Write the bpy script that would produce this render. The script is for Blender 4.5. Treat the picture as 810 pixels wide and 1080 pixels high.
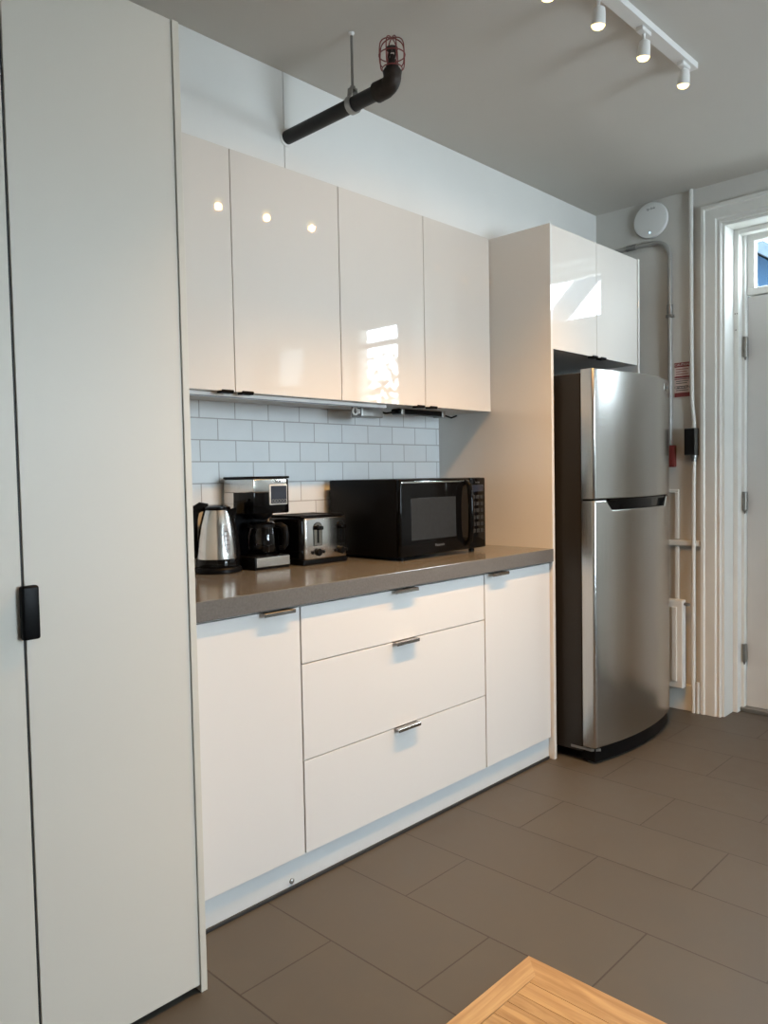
import bpy, bmesh, math, random
from mathutils import Vector, Matrix
random.seed(7)
PI = math.pi
sc = bpy.context.scene
C = sc.collection
for o in list(bpy.data.objects):
    bpy.data.objects.remove(o)

# ------------------------------------------------------------------ camera
H = 1.227
yaw, pitch, roll = math.radians(43.97), math.radians(-2.66), math.radians(1.082)
fwd = Vector((math.cos(yaw)*math.cos(pitch), math.sin(yaw)*math.cos(pitch), math.sin(pitch)))
r0 = fwd.cross(Vector((0, 0, 1))).normalized()
d0 = fwd.cross(r0)
right = math.cos(roll)*r0 + math.sin(roll)*d0
down = -math.sin(roll)*r0 + math.cos(roll)*d0
cd = bpy.data.cameras.new('camera')
cam = bpy.data.objects.new('camera', cd)
C.objects.link(cam)
cam.matrix_world = Matrix(((right.x, -down.x, -fwd.x, 0), (right.y, -down.y, -fwd.y, 0),
                           (right.z, -down.z, -fwd.z, H), (0, 0, 0, 1)))
cd.sensor_fit = 'VERTICAL'
cd.sensor_height = 36.0
cd.lens = 815/1080*36.0
cd.clip_start = 0.02
sc.camera = cam

# ------------------------------------------------------------------ world, exposure, daylight
w = bpy.data.worlds.new('world')
sc.world = w
w.use_nodes = True
bg = w.node_tree.nodes['Background']
bg.inputs[0].default_value = (0.74, 0.89, 1.0, 1)
bg.inputs[1].default_value = 45.0
sc.view_settings.view_transform = 'Standard'
sc.view_settings.look = 'None'
sc.view_settings.gamma = 1.0
sc.view_settings.use_curve_mapping = False
sc.view_settings.exposure = -0.11
sc.cycles.use_denoising = True
sc.cycles.max_bounces = 10
sc.cycles.diffuse_bounces = 6
sc.cycles.glossy_bounces = 5
sc.cycles.transparent_max_bounces = 12
sc.cycles.sample_clamp_indirect = 6.0
SPOT_W = 52.0
SPOT_COL = (1.0, 0.53, 0.17)

def portal(loc, direction, sx, sy):
    ld = bpy.data.lights.new('daylight_portal', 'AREA')
    ld.shape = 'RECTANGLE'
    ld.size, ld.size_y = sx, sy
    ld.cycles.is_portal = True
    o = bpy.data.objects.new('daylight_portal', ld)
    o.location = loc
    o.rotation_euler = Vector(direction).to_track_quat('-Z', 'Y').to_euler()
    C.objects.link(o)

sd_ = bpy.data.lights.new('sun', 'SUN')
sd_.energy = 12.0
sd_.angle = math.radians(3)
sd_.color = (1.0, 0.97, 0.92)
so_ = bpy.data.objects.new('sun', sd_)
so_.rotation_euler = Vector((1.0, -0.45, -0.9)).to_track_quat('-Z', 'Y').to_euler()
so_.location = (-6, 3, 8)
C.objects.link(so_)

# room extents
X0, X1, Y0, Y1, ZC = -1.7, 3.88, -2.5, 2.366, 2.612
# openings in the end wall (y0, y1, z0, z1) and in the wall behind the viewer (x0, x1, z0, z1)
DOOR = (0.66, 1.437, 0.0, 2.415)
WIN_A = (0.0, 0.53, 1.665, 2.33)
WIN_B = (-1.05, -0.45, 1.92, 2.30)
WIN_FILL = (1.6, 2.75, 0.95, 2.10)  # unseen opening, added and placed for front fill daylight
portal((4.10, 1.03, 2.21), (-1, 0, 0), 0.6, 0.25)
portal((4.10, 0.265, 1.9975), (-1, 0, 0), 0.53, 0.665)
portal((4.10, -0.75, 2.11), (-1, 0, 0), 0.60, 0.38)
portal((2.175, -2.70, 1.525), (0, 1, 0), 1.15, 1.15)

# ------------------------------------------------------------------ materials
def new_mat(name):
    m = bpy.data.materials.new(name)
    m.use_nodes = True
    nt = m.node_tree
    return m, nt, nt.nodes['Principled BSDF']

def N(nt, kind, **kw):
    n = nt.nodes.new(kind)
    for k, v in kw.items():
        setattr(n, k, v)
    return n

def mat(name, col, rough=0.5, metal=0.0, coat=0.0, noise=0.0, nscale=20.0, bump=0.0, stretch=(1, 1, 1), rvar=0.0, spec=0.5):
    m, nt, b = new_mat(name)
    b.inputs['Roughness'].default_value = rough
    b.inputs['Metallic'].default_value = metal
    b.inputs['Specular IOR Level'].default_value = spec
    b.inputs['Coat Weight'].default_value = coat
    b.inputs['Coat Roughness'].default_value = 0.03
    tc = N(nt, 'ShaderNodeTexCoord')
    mp = N(nt, 'ShaderNodeMapping')
    mp.inputs['Scale'].default_value = stretch
    nz = N(nt, 'ShaderNodeTexNoise')
    nz.inputs['Scale'].default_value = nscale
    nz.inputs['Detail'].default_value = 4.0
    nt.links.new(tc.outputs['Object'], mp.inputs[0])
    nt.links.new(mp.outputs[0], nz.inputs['Vector'])
    rp = N(nt, 'ShaderNodeValToRGB')
    rp.color_ramp.elements[0].position = 0.3
    rp.color_ramp.elements[1].position = 0.7
    rp.color_ramp.elements[0].color = tuple(c*(1-noise) for c in col) + (1,)
    rp.color_ramp.elements[1].color = tuple(min(1, c*(1+noise)) for c in col) + (1,)
    nt.links.new(nz.outputs['Fac'], rp.inputs[0])
    nt.links.new(rp.outputs[0], b.inputs['Base Color'])
    if rvar:
        mr = N(nt, 'ShaderNodeMapRange')
        mr.inputs['To Min'].default_value = max(0.02, rough-rvar)
        mr.inputs['To Max'].default_value = rough+rvar
        nt.links.new(nz.outputs['Fac'], mr.inputs['Value'])
        nt.links.new(mr.outputs[0], b.inputs['Roughness'])
    if bump:
        bp = N(nt, 'ShaderNodeBump')
        bp.inputs['Strength'].default_value = bump
        bp.inputs['Distance'].default_value = 0.002
        nt.links.new(nz.outputs['Fac'], bp.inputs['Height'])
        nt.links.new(bp.outputs[0], b.inputs['Normal'])
    return m

def emit_mat(name, col, strength):
    m, nt, b = new_mat(name)
    b.inputs['Base Color'].default_value = tuple(col) + (1,)
    b.inputs['Emission Color'].default_value = tuple(col) + (1,)
    b.inputs['Emission Strength'].default_value = strength
    return m

def glass_mat(name, tint=(1, 1, 1), ior=1.45):
    m = bpy.data.materials.new(name)
    m.use_nodes = True
    nt = m.node_tree
    nt.nodes.clear()
    out = N(nt, 'ShaderNodeOutputMaterial')
    mx = N(nt, 'ShaderNodeMixShader')
    fr = N(nt, 'ShaderNodeFresnel')
    ge = N(nt, 'ShaderNodeNewGeometry')
    im = N(nt, 'ShaderNodeMix')
    im.data_type = 'FLOAT'
    im.inputs[2].default_value = ior
    im.inputs[3].default_value = 1.0/ior
    nt.links.new(ge.outputs['Backfacing'], im.inputs[0])
    nt.links.new(im.outputs[0], fr.inputs[0])
    t = N(nt, 'ShaderNodeBsdfTransparent')
    t.inputs[0].default_value = tuple(tint) + (1,)
    g = N(nt, 'ShaderNodeBsdfGlossy')
    g.inputs['Roughness'].default_value = 0.02
    nt.links.new(fr.outputs[0], mx.inputs[0])
    nt.links.new(t.outputs[0], mx.inputs[1])
    nt.links.new(g.outputs[0], mx.inputs[2])
    nt.links.new(mx.outputs[0], out.inputs[0])
    return m

def brick_mat(name, swap, bw, rh, mortar, c1, c2, cm, rough, offs=(0, 0), noise=0.0, bump=0.3, rvar=0.05, freq=2):
    """swap: which object axes become the brick's (along, across)."""
    m, nt, b = new_mat(name)
    tc = N(nt, 'ShaderNodeTexCoord')
    sp = N(nt, 'ShaderNodeSeparateXYZ')
    cb = N(nt, 'ShaderNodeCombineXYZ')
    nt.links.new(tc.outputs['Object'], sp.inputs[0])
    for k, ax in enumerate(swap):
        ad = N(nt, 'ShaderNodeMath', operation='SUBTRACT')
        ad.inputs[1].default_value = offs[k]
        nt.links.new(sp.outputs[ax], ad.inputs[0])
        nt.links.new(ad.outputs[0], cb.inputs[k])
    br = N(nt, 'ShaderNodeTexBrick')
    br.offset = 0.5
    br.offset_frequency = freq
    br.inputs['Scale'].default_value = 1.0
    br.inputs['Brick Width'].default_value = bw
    br.inputs['Row Height'].default_value = rh
    br.inputs['Mortar Size'].default_value = mortar
    br.inputs['Mortar Smooth'].default_value = 0.15
    br.inputs['Bias'].default_value = 0.0
    br.inputs['Color1'].default_value = c1 + (1,)
    br.inputs['Color2'].default_value = c2 + (1,)
    br.inputs['Mortar'].default_value = cm + (1,)
    nt.links.new(cb.outputs[0], br.inputs['Vector'])
    nz = N(nt, 'ShaderNodeTexNoise')
    nz.inputs['Scale'].default_value = 9.0
    nz.inputs['Detail'].default_value = 8.0
    nz.inputs['Roughness'].default_value = 0.65
    nt.links.new(tc.outputs['Object'], nz.inputs['Vector'])
    mr = N(nt, 'ShaderNodeMapRange')
    mr.inputs['From Min'].default_value = 0.25
    mr.inputs['From Max'].default_value = 0.75
    mr.inputs['To Min'].default_value = 1-noise
    mr.inputs['To Max'].default_value = 1+noise
    nt.links.new(nz.outputs['Fac'], mr.inputs['Value'])
    mu = N(nt, 'ShaderNodeVectorMath', operation='SCALE')
    nt.links.new(br.outputs['Color'], mu.inputs[0])
    nt.links.new(mr.outputs[0], mu.inputs['Scale'])
    nt.links.new(mu.outputs[0], b.inputs['Base Color'])
    m2 = N(nt, 'ShaderNodeMapRange')
    m2.inputs['To Min'].default_value = rough-rvar
    m2.inputs['To Max'].default_value = rough+rvar
    nt.links.new(nz.outputs['Fac'], m2.inputs['Value'])
    nt.links.new(m2.outputs[0], b.inputs['Roughness'])
    iv = N(nt, 'ShaderNodeMath', operation='SUBTRACT')
    iv.inputs[0].default_value = 1.0
    nt.links.new(br.outputs['Fac'], iv.inputs[1])
    bp = N(nt, 'ShaderNodeBump')
    bp.inputs['Strength'].default_value = bump
    bp.inputs['Distance'].default_value = 0.002
    nt.links.new(iv.outputs[0], bp.inputs['Height'])
    nt.links.new(bp.outputs[0], b.inputs['Normal'])
    return m

def wood_mat(name, c1, c2, along=1, rough=0.4):
    m, nt, b = new_mat(name)
    b.inputs['Roughness'].default_value = rough
    tc = N(nt, 'ShaderNodeTexCoord')
    gi = N(nt, 'ShaderNodeNewGeometry')
    mp = N(nt, 'ShaderNodeMapping')
    s = [38, 38, 38]
    s[along] = 3.0
    mp.inputs['Scale'].default_value = s
    nt.links.new(tc.outputs['Object'], mp.inputs[0])
    wn = N(nt, 'ShaderNodeVectorMath', operation='ADD')
    sc_ = N(nt, 'ShaderNodeMath', operation='MULTIPLY')
    sc_.inputs[1].default_value = 40.0
    nt.links.new(gi.outputs['Random Per Island'], sc_.inputs[0])
    nt.links.new(mp.outputs[0], wn.inputs[0])
    nt.links.new(sc_.outputs[0], wn.inputs[1])
    nz = N(nt, 'ShaderNodeTexNoise')
    nz.inputs['Scale'].default_value = 1.6
    nz.inputs['Detail'].default_value = 7.0
    nz.inputs['Distortion'].default_value = 0.9
    nt.links.new(wn.outputs[0], nz.inputs['Vector'])
    rp = N(nt, 'ShaderNodeValToRGB')
    rp.color_ramp.elements[0].position = 0.34
    rp.color_ramp.elements[1].position = 0.66
    rp.color_ramp.elements[0].color = c1 + (1,)
    rp.color_ramp.elements[1].color = c2 + (1,)
    nt.links.new(nz.outputs['Fac'], rp.inputs[0])
    mr = N(nt, 'ShaderNodeMapRange')
    mr.inputs['To Min'].default_value = 0.8
    mr.inputs['To Max'].default_value = 1.12
    nt.links.new(gi.outputs['Random Per Island'], mr.inputs['Value'])
    mu = N(nt, 'ShaderNodeVectorMath', operation='SCALE')
    nt.links.new(rp.outputs[0], mu.inputs[0])
    nt.links.new(mr.outputs[0], mu.inputs['Scale'])
    nt.links.new(mu.outputs[0], b.inputs['Base Color'])
    bp = N(nt, 'ShaderNodeBump')
    bp.inputs['Strength'].default_value = 0.15
    bp.inputs['Distance'].default_value = 0.001
    nt.links.new(nz.outputs['Fac'], bp.inputs['Height'])
    nt.links.new(bp.outputs[0], b.inputs['Normal'])
    return m

M = {}
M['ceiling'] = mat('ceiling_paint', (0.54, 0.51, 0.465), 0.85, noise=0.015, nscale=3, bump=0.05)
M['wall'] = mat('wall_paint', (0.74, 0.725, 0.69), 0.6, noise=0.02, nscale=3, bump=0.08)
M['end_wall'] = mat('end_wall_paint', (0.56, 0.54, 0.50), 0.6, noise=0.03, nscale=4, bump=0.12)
M['trim'] = mat('trim_paint', (0.68, 0.67, 0.63), 0.4, noise=0.03, nscale=8, bump=0.1)
M['floor'] = brick_mat('floor_tile', (1, 0), 0.6, 0.2925, 0.0024, (0.079, 0.072, 0.060), (0.074, 0.067, 0.056),
                       (0.035, 0.029, 0.023), 0.5, offs=(0.9, 1.3225), noise=0.10, bump=0.4, rvar=0.12)
M['tile'] = brick_mat('wall_tile', (0, 2), 0.1525, 0.0775, 0.0022, (0.74, 0.77, 0.78), (0.70, 0.73, 0.74),
                      (0.43, 0.43, 0.43), 0.16, offs=(1.599-0.1525*20, 1.29-0.0775*20), noise=0.03, bump=0.6)
M['gloss'] = mat('gloss_white', (0.70, 0.655, 0.60), 0.025, coat=0.5, noise=0.006, nscale=2)
M['door'] = mat('satin_white', (0.69, 0.685, 0.67), 0.32, noise=0.006, nscale=2)
M['pantry'] = mat('pantry_white', (0.66, 0.625, 0.555), 0.5, noise=0.006, nscale=2)
M['edge'] = mat('panel_edge', (0.64, 0.605, 0.525), 0.45, noise=0.02, nscale=4)
M['panel'] = mat('end_panel_white', (0.70, 0.68, 0.645), 0.05, coat=0.3, noise=0.008, nscale=2)
M['carcass'] = mat('carcass_white', (0.55, 0.53, 0.50), 0.5, noise=0.01)
M['kick'] = mat('kick_grey', (0.60, 0.63, 0.64), 0.35, noise=0.01)
M['gap_black'] = mat('dark_gap', (0.02, 0.021, 0.022), 0.6)  # near-black for the painted gap shade and the pantry plinth
M['counter'] = mat('quartz_counter', (0.135, 0.131, 0.126), 0.17, noise=0.10, nscale=160, rvar=0.04)
M['steel'] = mat('brushed_steel', (0.64, 0.62, 0.59), 0.20, metal=1.0, noise=0.03, nscale=4, stretch=(30, 30, 1), rvar=0.03)
M['fridge_steel'] = mat('fridge_steel', (0.54, 0.525, 0.50), 0.24, metal=1.0, noise=0.05, nscale=5, stretch=(90, 90, 1), rvar=0.04)
M['chrome'] = mat('chrome', (0.62, 0.60, 0.57), 0.12, metal=1.0, noise=0.02)
M['recess'] = mat('lever_recess', (0.30, 0.27, 0.23), 0.15, metal=1.0, noise=0.02)
M['nickel'] = mat('dark_nickel', (0.40, 0.37, 0.34), 0.25, metal=1.0, noise=0.03)
M['black'] = mat('black_plastic', (0.004, 0.004, 0.0043), 0.38, noise=0.1, spec=0.10)
M['black_gloss'] = mat('black_gloss', (0.003, 0.003, 0.0033), 0.08, noise=0.1, spec=0.16)
M['dark_side'] = mat('fridge_side_grey', (0.020, 0.018, 0.016), 0.42, spec=0.25, noise=0.05, nscale=200, bump=0.1)
M['mw_window'] = mat('microwave_window', (0.020, 0.023, 0.026), 0.2, noise=0.08, nscale=60, spec=0.3)
M['iron'] = mat('black_iron', (0.007, 0.0066, 0.0066), 0.45, spec=0.3, noise=0.2, nscale=40, bump=0.2)
M['rust'] = mat('rusty_iron', (0.020, 0.015, 0.012), 0.55, noise=0.3, nscale=60, bump=0.3, spec=0.2)
M['red'] = mat('red_paint', (0.16, 0.022, 0.018), 0.4, noise=0.1)
M['red_ink'] = mat('red_ink', (0.20, 0.035, 0.035), 0.6)
M['paper'] = mat('sign_paper', (0.62, 0.50, 0.46), 0.5, noise=0.04)
M['paper_white'] = mat('sign_white', (0.62, 0.56, 0.52), 0.5, noise=0.02)
M['ink'] = mat('black_ink', (0.03, 0.028, 0.026), 0.6)
M['zinc'] = mat('galvanised', (0.30, 0.30, 0.29), 0.38, metal=0.85, noise=0.08, nscale=30)
M['conduit'] = mat('painted_conduit', (0.36, 0.35, 0.33), 0.4, metal=0.3, noise=0.06)
M['boxgrey'] = mat('grey_box', (0.075, 0.072, 0.066), 0.5, noise=0.2, nscale=30)
M['white_plastic'] = mat('white_plastic', (0.74, 0.74, 0.72), 0.35)
M['lamp_white'] = mat('lamp_white', (0.70, 0.68, 0.65), 0.4)
M['bulb'] = emit_mat('lamp_lens', (1.0, 0.78, 0.32), 4.0)
M['key'] = mat('key_grey', (0.018, 0.018, 0.018), 0.5, spec=0.2)
M['led'] = emit_mat('led_blue', (0.45, 0.75, 1.0), 3.0)
M['silver'] = mat('silver_plastic', (0.62, 0.62, 0.61), 0.3, metal=0.2)
M['screen'] = mat('lcd_screen', (0.02, 0.025, 0.04), 0.1)
M['glass'] = glass_mat('window_glass')
M['net_glass'] = glass_mat('tinted_window_glass', (0.25, 0.26, 0.26))
M['carafe_glass'] = glass_mat('carafe_glass', (0.62, 0.62, 0.64))
M['gauge'] = mat('gauge_plastic', (0.25, 0.26, 0.28), 0.15, noise=0.05)
M['door_leaf'] = mat('door_paint', (0.54, 0.53, 0.51), 0.45, noise=0.02, nscale=5, bump=0.1)
M['hinge'] = mat('hinge_metal', (0.24, 0.23, 0.21), 0.4, metal=0.8, noise=0.1)
M['oak'] = wood_mat('oak', (0.36, 0.21, 0.085), (0.55, 0.36, 0.165), along=1)
M['oak_x'] = wood_mat('oak_border', (0.42, 0.26, 0.115), (0.60, 0.41, 0.20), along=0)
M['siding'] = mat('blue_siding', (0.010, 0.020, 0.034), 0.8, spec=0.0, noise=0.04, nscale=3)
M['roofing'] = mat('grey_roofing', (0.020, 0.026, 0.032), 0.8, spec=0.0, noise=0.1)
M['leaf'] = mat('foliage', (0.016, 0.026, 0.018), 0.8, spec=0.0, noise=0.4, nscale=6)
M['bark'] = mat('bark', (0.12, 0.09, 0.06), 0.8, noise=0.3)
M['grass'] = mat('yard_ground', (0.45, 0.44, 0.41), 0.9, noise=0.1, nscale=2)

# ------------------------------------------------------------------ mesh helpers
def box(bm, x0, x1, y0, y1, z0, z1, bev=0.0, seg=2):
    t = bmesh.new()
    bmesh.ops.create_cube(t, size=1.0)
    for v in t.verts:
        v.co = Vector(((x0+x1)/2 + v.co.x*(x1-x0), (y0+y1)/2 + v.co.y*(y1-y0), (z0+z1)/2 + v.co.z*(z1-z0)))
    if bev > 0:
        bmesh.ops.bevel(t, geom=list(t.edges), offset=bev, segments=seg, affect='EDGES', profile=0.5)
    merge(bm, t)
    return bm

def merge(bm, t, mtx=None):
    me = bpy.data.meshes.new('tmp')
    t.to_mesh(me)
    t.free()
    if mtx is not None:
        me.transform(mtx)
    bm.from_mesh(me)
    bpy.data.meshes.remove(me)
    return bm

def lathe(bm, prof, seg=40, centre=(0, 0, 0), axis='Z', cap=True):
    """prof: list of (radius, height)."""
    t = bmesh.new()
    rings = []
    for r, h in prof:
        if r < 1e-6:
            rings.append([t.verts.new((0, 0, h))])
        else:
            rings.append([t.verts.new((r*math.cos(2*PI*i/seg), r*math.sin(2*PI*i/seg), h)) for i in range(seg)])
    for a, b in zip(rings, rings[1:]):
        if len(a) == 1 and len(b) == 1:
            continue
        for i in range(seg):
            j = (i+1) % seg
            if len(a) == 1:
                t.faces.new((a[0], b[j], b[i]))
            elif len(b) == 1:
                t.faces.new((a[i], a[j], b[0]))
            else:
                t.faces.new((a[i], a[j], b[j], b[i]))
    if cap:
        if len(rings[0]) > 1:
            t.faces.new(list(reversed(rings[0])))
        if len(rings[-1]) > 1:
            t.faces.new(rings[-1])
    m = Matrix.Translation(Vector(centre))
    if axis == 'X':
        m = m @ Matrix.Rotation(PI/2, 4, 'Y')
    elif axis == '-X':
        m = m @ Matrix.Rotation(-PI/2, 4, 'Y')
    elif axis == 'Y':
        m = m @ Matrix.Rotation(-PI/2, 4, 'X')
    elif axis == '-Y':
        m = m @ Matrix.Rotation(PI/2, 4, 'X')
    elif isinstance(axis, Matrix):
        m = m @ axis
    bmesh.ops.recalc_face_normals(t, faces=t.faces)
    return merge(bm, t, m)

def tube(bm, pts, r, seg=12, closed=False):
    pts = [Vector(p) for p in pts]
    n = len(pts)
    t = bmesh.new()
    rings = []
    up = None
    for i, p in enumerate(pts):
        a = pts[(i-1) % n] if (closed or i > 0) else p
        b = pts[(i+1) % n] if (closed or i < n-1) else p
        d = (b-a).normalized()
        if up is None:
            up = d.orthogonal().normalized()
        else:
            up = (up - d*up.dot(d))
            up = up.normalized() if up.length > 1e-6 else d.orthogonal().normalized()
        s = d.cross(up)
        rr = r[i] if isinstance(r, (list, tuple)) else r
        rings.append([t.verts.new(p + rr*(math.cos(2*PI*k/seg)*up + math.sin(2*PI*k/seg)*s)) for k in range(seg)])
    pairs = list(zip(rings, rings[1:])) + ([(rings[-1], rings[0])] if closed else [])
    for a, b in pairs:
        for k in range(seg):
            j = (k+1) % seg
            t.faces.new((a[k], a[j], b[j], b[k]))
    if not closed:
        t.faces.new(list(reversed(rings[0])))
        t.faces.new(rings[-1])
    bmesh.ops.recalc_face_normals(t, faces=t.faces)
    return merge(bm, t)

def prism(bm, poly, a0, a1, axis='X'):
    """poly in the other two axes (cyclic order) extruded along axis from a0 to a1."""
    def P(u, v, a):
        return {'X': (a, u, v), 'Y': (u, a, v), 'Z': (u, v, a)}[axis]
    t = bmesh.new()
    A = [t.verts.new(P(u, v, a0)) for u, v in poly]
    B = [t.verts.new(P(u, v, a1)) for u, v in poly]
    n = len(poly)
    t.faces.new(A)
    t.faces.new(list(reversed(B)))
    for i in range(n):
        j = (i+1) % n
        t.faces.new((A[j], A[i], B[i], B[j]))
    bmesh.ops.recalc_face_normals(t, faces=t.faces)
    return merge(bm, t)

def arc(c, r, a0, a1, n, u, v):
    c, u, v = Vector(c), Vector(u), Vector(v)
    return [c + r*(math.cos(a0+(a1-a0)*i/n)*u + math.sin(a0+(a1-a0)*i/n)*v) for i in range(n+1)]

def B(*a, **k):
    return box(bmesh.new(), *a, **k)

def world_loc(o):
    p = Vector((0, 0, 0))
    while o is not None:
        p += o.location
        o = o.parent
    return p

def obj(name, bm, m, parent=None, smooth=None, label=None, world=True):
    """one mesh object; geometry given in world space unless world=False (then local to the parent)."""
    me = bpy.data.meshes.new(name)
    bm.to_mesh(me)
    bm.free()
    if parent is not None:
        if world:
            me.transform(Matrix.Translation(-world_loc(parent)))
    else:
        # put the origin at the centre of the base
        xs = [v.co for v in me.vertices]
        lo = Vector((min(v[i] for v in xs) for i in range(3)))
        hi = Vector((max(v[i] for v in xs) for i in range(3)))
        base = Vector(((lo.x+hi.x)/2, (lo.y+hi.y)/2, lo.z))
    me.materials.append(m)
    if smooth is not None:
        for p in me.polygons:
            p.use_smooth = True
        me.set_sharp_from_angle(angle=math.radians(smooth))
    o = bpy.data.objects.new(name, me)
    C.objects.link(o)
    if parent is not None:
        o.parent = parent
    if label:
        o['label'] = label
    return o

def rebase(o, p):
    """move a top-level mesh's origin to p without moving the mesh."""
    o.data.transform(Matrix.Translation(-Vector(p)))
    o.location = p
    return o

def thing(name, label, cat, loc=(0, 0, 0), group=None, rotz=0.0):
    o = bpy.data.objects.new(name, None)
    o.empty_display_size = 0.05
    C.objects.link(o)
    o.location = loc
    o.rotation_euler = (0, 0, rotz)
    o['label'] = label
    o['category'] = cat
    if group:
        o['group'] = group
    return o

def tag(o, label, cat, group=None):
    o['label'] = label
    o['category'] = cat
    if group:
        o['group'] = group
    return o

def struct(name, bm, m, parent=None, smooth=None):
    o = obj(name, bm, m, parent, smooth)
    if parent is None:
        o['kind'] = 'structure'
    return o

def struct_root(name, loc):
    o = bpy.data.objects.new(name, None)
    o.empty_display_size = 0.05
    C.objects.link(o)
    o.location = loc
    o['kind'] = 'structure'
    return o

def text(name, s, size, m, parent, mtx, extrude=0.0003, align='CENTER'):
    """flat raised lettering as a mesh; mtx places it in the parent's space."""
    cu = bpy.data.curves.new(name, 'FONT')
    cu.body = s
    cu.size = size
    cu.align_x = align
    cu.align_y = 'CENTER'
    cu.extrude = extrude
    cu.resolution_u = 3
    to = bpy.data.objects.new(name, cu)
    C.objects.link(to)
    dg = bpy.context.evaluated_depsgraph_get()
    me = bpy.data.meshes.new_from_object(to.evaluated_get(dg))
    bpy.data.objects.remove(to)
    bpy.data.curves.remove(cu)
    me.transform(mtx)
    me.materials.clear()
    me.materials.append(m)
    o = bpy.data.objects.new(name, me)
    C.objects.link(o)
    o.parent = parent
    return o

FACE_NEG_Y = Matrix.Rotation(PI/2, 4, 'X')                                  # letters stand up, read from -Y
FACE_NEG_X = Matrix.Rotation(-PI/2, 4, 'Z') @ Matrix.Rotation(PI/2, 4, 'X')  # letters stand up, read from -X

# ================================================================== STRUCTURE
def wall_with_holes(axis, a0, a1, z0, z1, t0, t1, holes):
    """axis 'X': wall plane spans y (a) and z, thickness in x from t0 to t1; axis 'Y': spans x."""
    bm = bmesh.new()
    us = sorted({a0, a1, *[h[0] for h in holes], *[h[1] for h in holes]})
    for u0, u1 in zip(us, us[1:]):
        hs = sorted([h for h in holes if h[0] <= u0+1e-6 and h[1] >= u1-1e-6], key=lambda h: h[2])
        z = z0
        spans = []
        for h in hs:
            if h[2] > z+1e-6:
                spans.append((z, h[2]))
            z = h[3]
        if z < z1-1e-6:
            spans.append((z, z1))
        for s0, s1 in spans:
            if axis == 'X':
                box(bm, t0, t1, u0, u1, s0, s1)
            else:
                box(bm, u0, u1, t0, t1, s0, s1)
    bmesh.ops.remove_doubles(bm, verts=bm.verts, dist=1e-5)
    return bm

struct('floor', B(X0-0.25, X1+0.25, Y0-0.25, Y1+0.2, -0.1, 0.0), M['floor'])
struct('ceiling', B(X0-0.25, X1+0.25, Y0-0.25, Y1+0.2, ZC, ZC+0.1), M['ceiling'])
struct('wall_back', B(X0-0.25, X1+0.25, Y1, Y1+0.2, 0, ZC), M['tile'])
struct('wall_left', B(X0-0.2, X0, Y0, Y1, 0, ZC), M['wall'])
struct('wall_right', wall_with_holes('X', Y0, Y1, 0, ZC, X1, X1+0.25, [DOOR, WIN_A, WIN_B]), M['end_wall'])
struct('wall_front', wall_with_holes('Y', X0-0.2, X1+0.25, 0, ZC, Y0-0.25, Y0, [WIN_FILL]), M['wall'])
# the boxed-in wall above the cabinets: two boards with a joint between them
bm = bmesh.new()
box(bm, X0+0.002, 1.7225, 2.105, 2.364, 2.272, ZC-0.001)
box(bm, 1.7260, X1-0.001, 2.105, 2.364, 2.272, ZC-0.001)
box(bm, 1.715, 1.735, 2.110, 2.36, 2.274, ZC-0.001)
struct('wall_soffit', bm, M['wall'])

# ---- windows (in the end wall beyond the frame, and an added fill one behind the viewer)
def window(name, axis, a0, a1, z0, z1, t, bars_v, bars_h, pane='glass'):
    root = struct_root(name, (t, (a0+a1)/2, z0) if axis == 'X' else ((a0+a1)/2, t, z0))
    fr, gl, sb = bmesh.new(), bmesh.new(), bmesh.new()
    fw = 0.045
    def bx(bm, u0, u1, w0, w1, d0, d1):
        if axis == 'X':
            box(bm, t+d0, t+d1, u0, u1, w0, w1)
        else:
            box(bm, u0, u1, t+d0, t+d1, w0, w1)
    bx(fr, a0+.001, a0+fw, z0+.001, z1-.001, 0, 0.05)
    bx(fr, a1-fw, a1-.001, z0+.001, z1-.001, 0, 0.05)
    bx(fr, a0+fw, a1-fw, z0+.001, z0+fw, 0, 0.05)
    bx(fr, a0+fw, a1-fw, z1-fw, z1-.001, 0, 0.05)
    for b in bars_v:
        bx(sb, b-0.012, b+0.012, z0+fw, z1-fw, 0.005, 0.045)
    for b in bars_h:
        bx(sb, a0+fw, a1-fw, b-0.018, b+0.018, 0.004, 0.046)
    bx(gl, a0+fw, a1-fw, z0+fw, z1-fw, 0.023, 0.026)
    struct('window_frame', fr, M['trim'], root)
    struct('window_pane', gl, M[pane], root)
    if bars_v or bars_h:
        struct('sash_bar', sb, M['trim'], root)
    return root
window('window_1', 'X', *WIN_A, X1+0.10, [], [2.17])
window('window_2', 'X', *WIN_B, X1+0.10, [], [], 'net_glass')
window('fill_window', 'Y', *WIN_FILL, Y0-0.15, [2.175], [1.6])

# ---- the back door with its casing, reveal and transom light
d = struct_root('door_1', (X1, 1.0, 0.0))
bm = bmesh.new()
yL, yR, zT = DOOR[1], DOOR[0], DOOR[3]
def casing_profile(o):          # (offset outwards from the opening, projection towards the room)
    return [(0.0, 0.0), (0.0, 0.014), (0.006, 0.018), (0.012, 0.014), (0.020, 0.014), (0.026, 0.022), (0.074, 0.018), (0.080, 0.026), (0.094, 0.026), (0.098, 0.0)]
pr = casing_profile(0)
t = bmesh.new()
path = [(yL, 0.0, 1, 0), (yL, zT, 1, 1), (yR, zT, -1, 1), (yR, 0.0, -1, 0)]
rings = []
for (py, pz, sy, sz) in path:
    rings.append([t.verts.new((X1-0.0005-q, py+sy*p, pz+sz*p)) for p, q in pr])
for a, b in zip(rings, rings[1:]):
    for i in range(len(pr)-1):
        t.faces.new((a[i], a[i+1], b[i+1], b[i]))
bmesh.ops.recalc_face_normals(t, faces=t.faces)
merge(bm, t)
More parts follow.
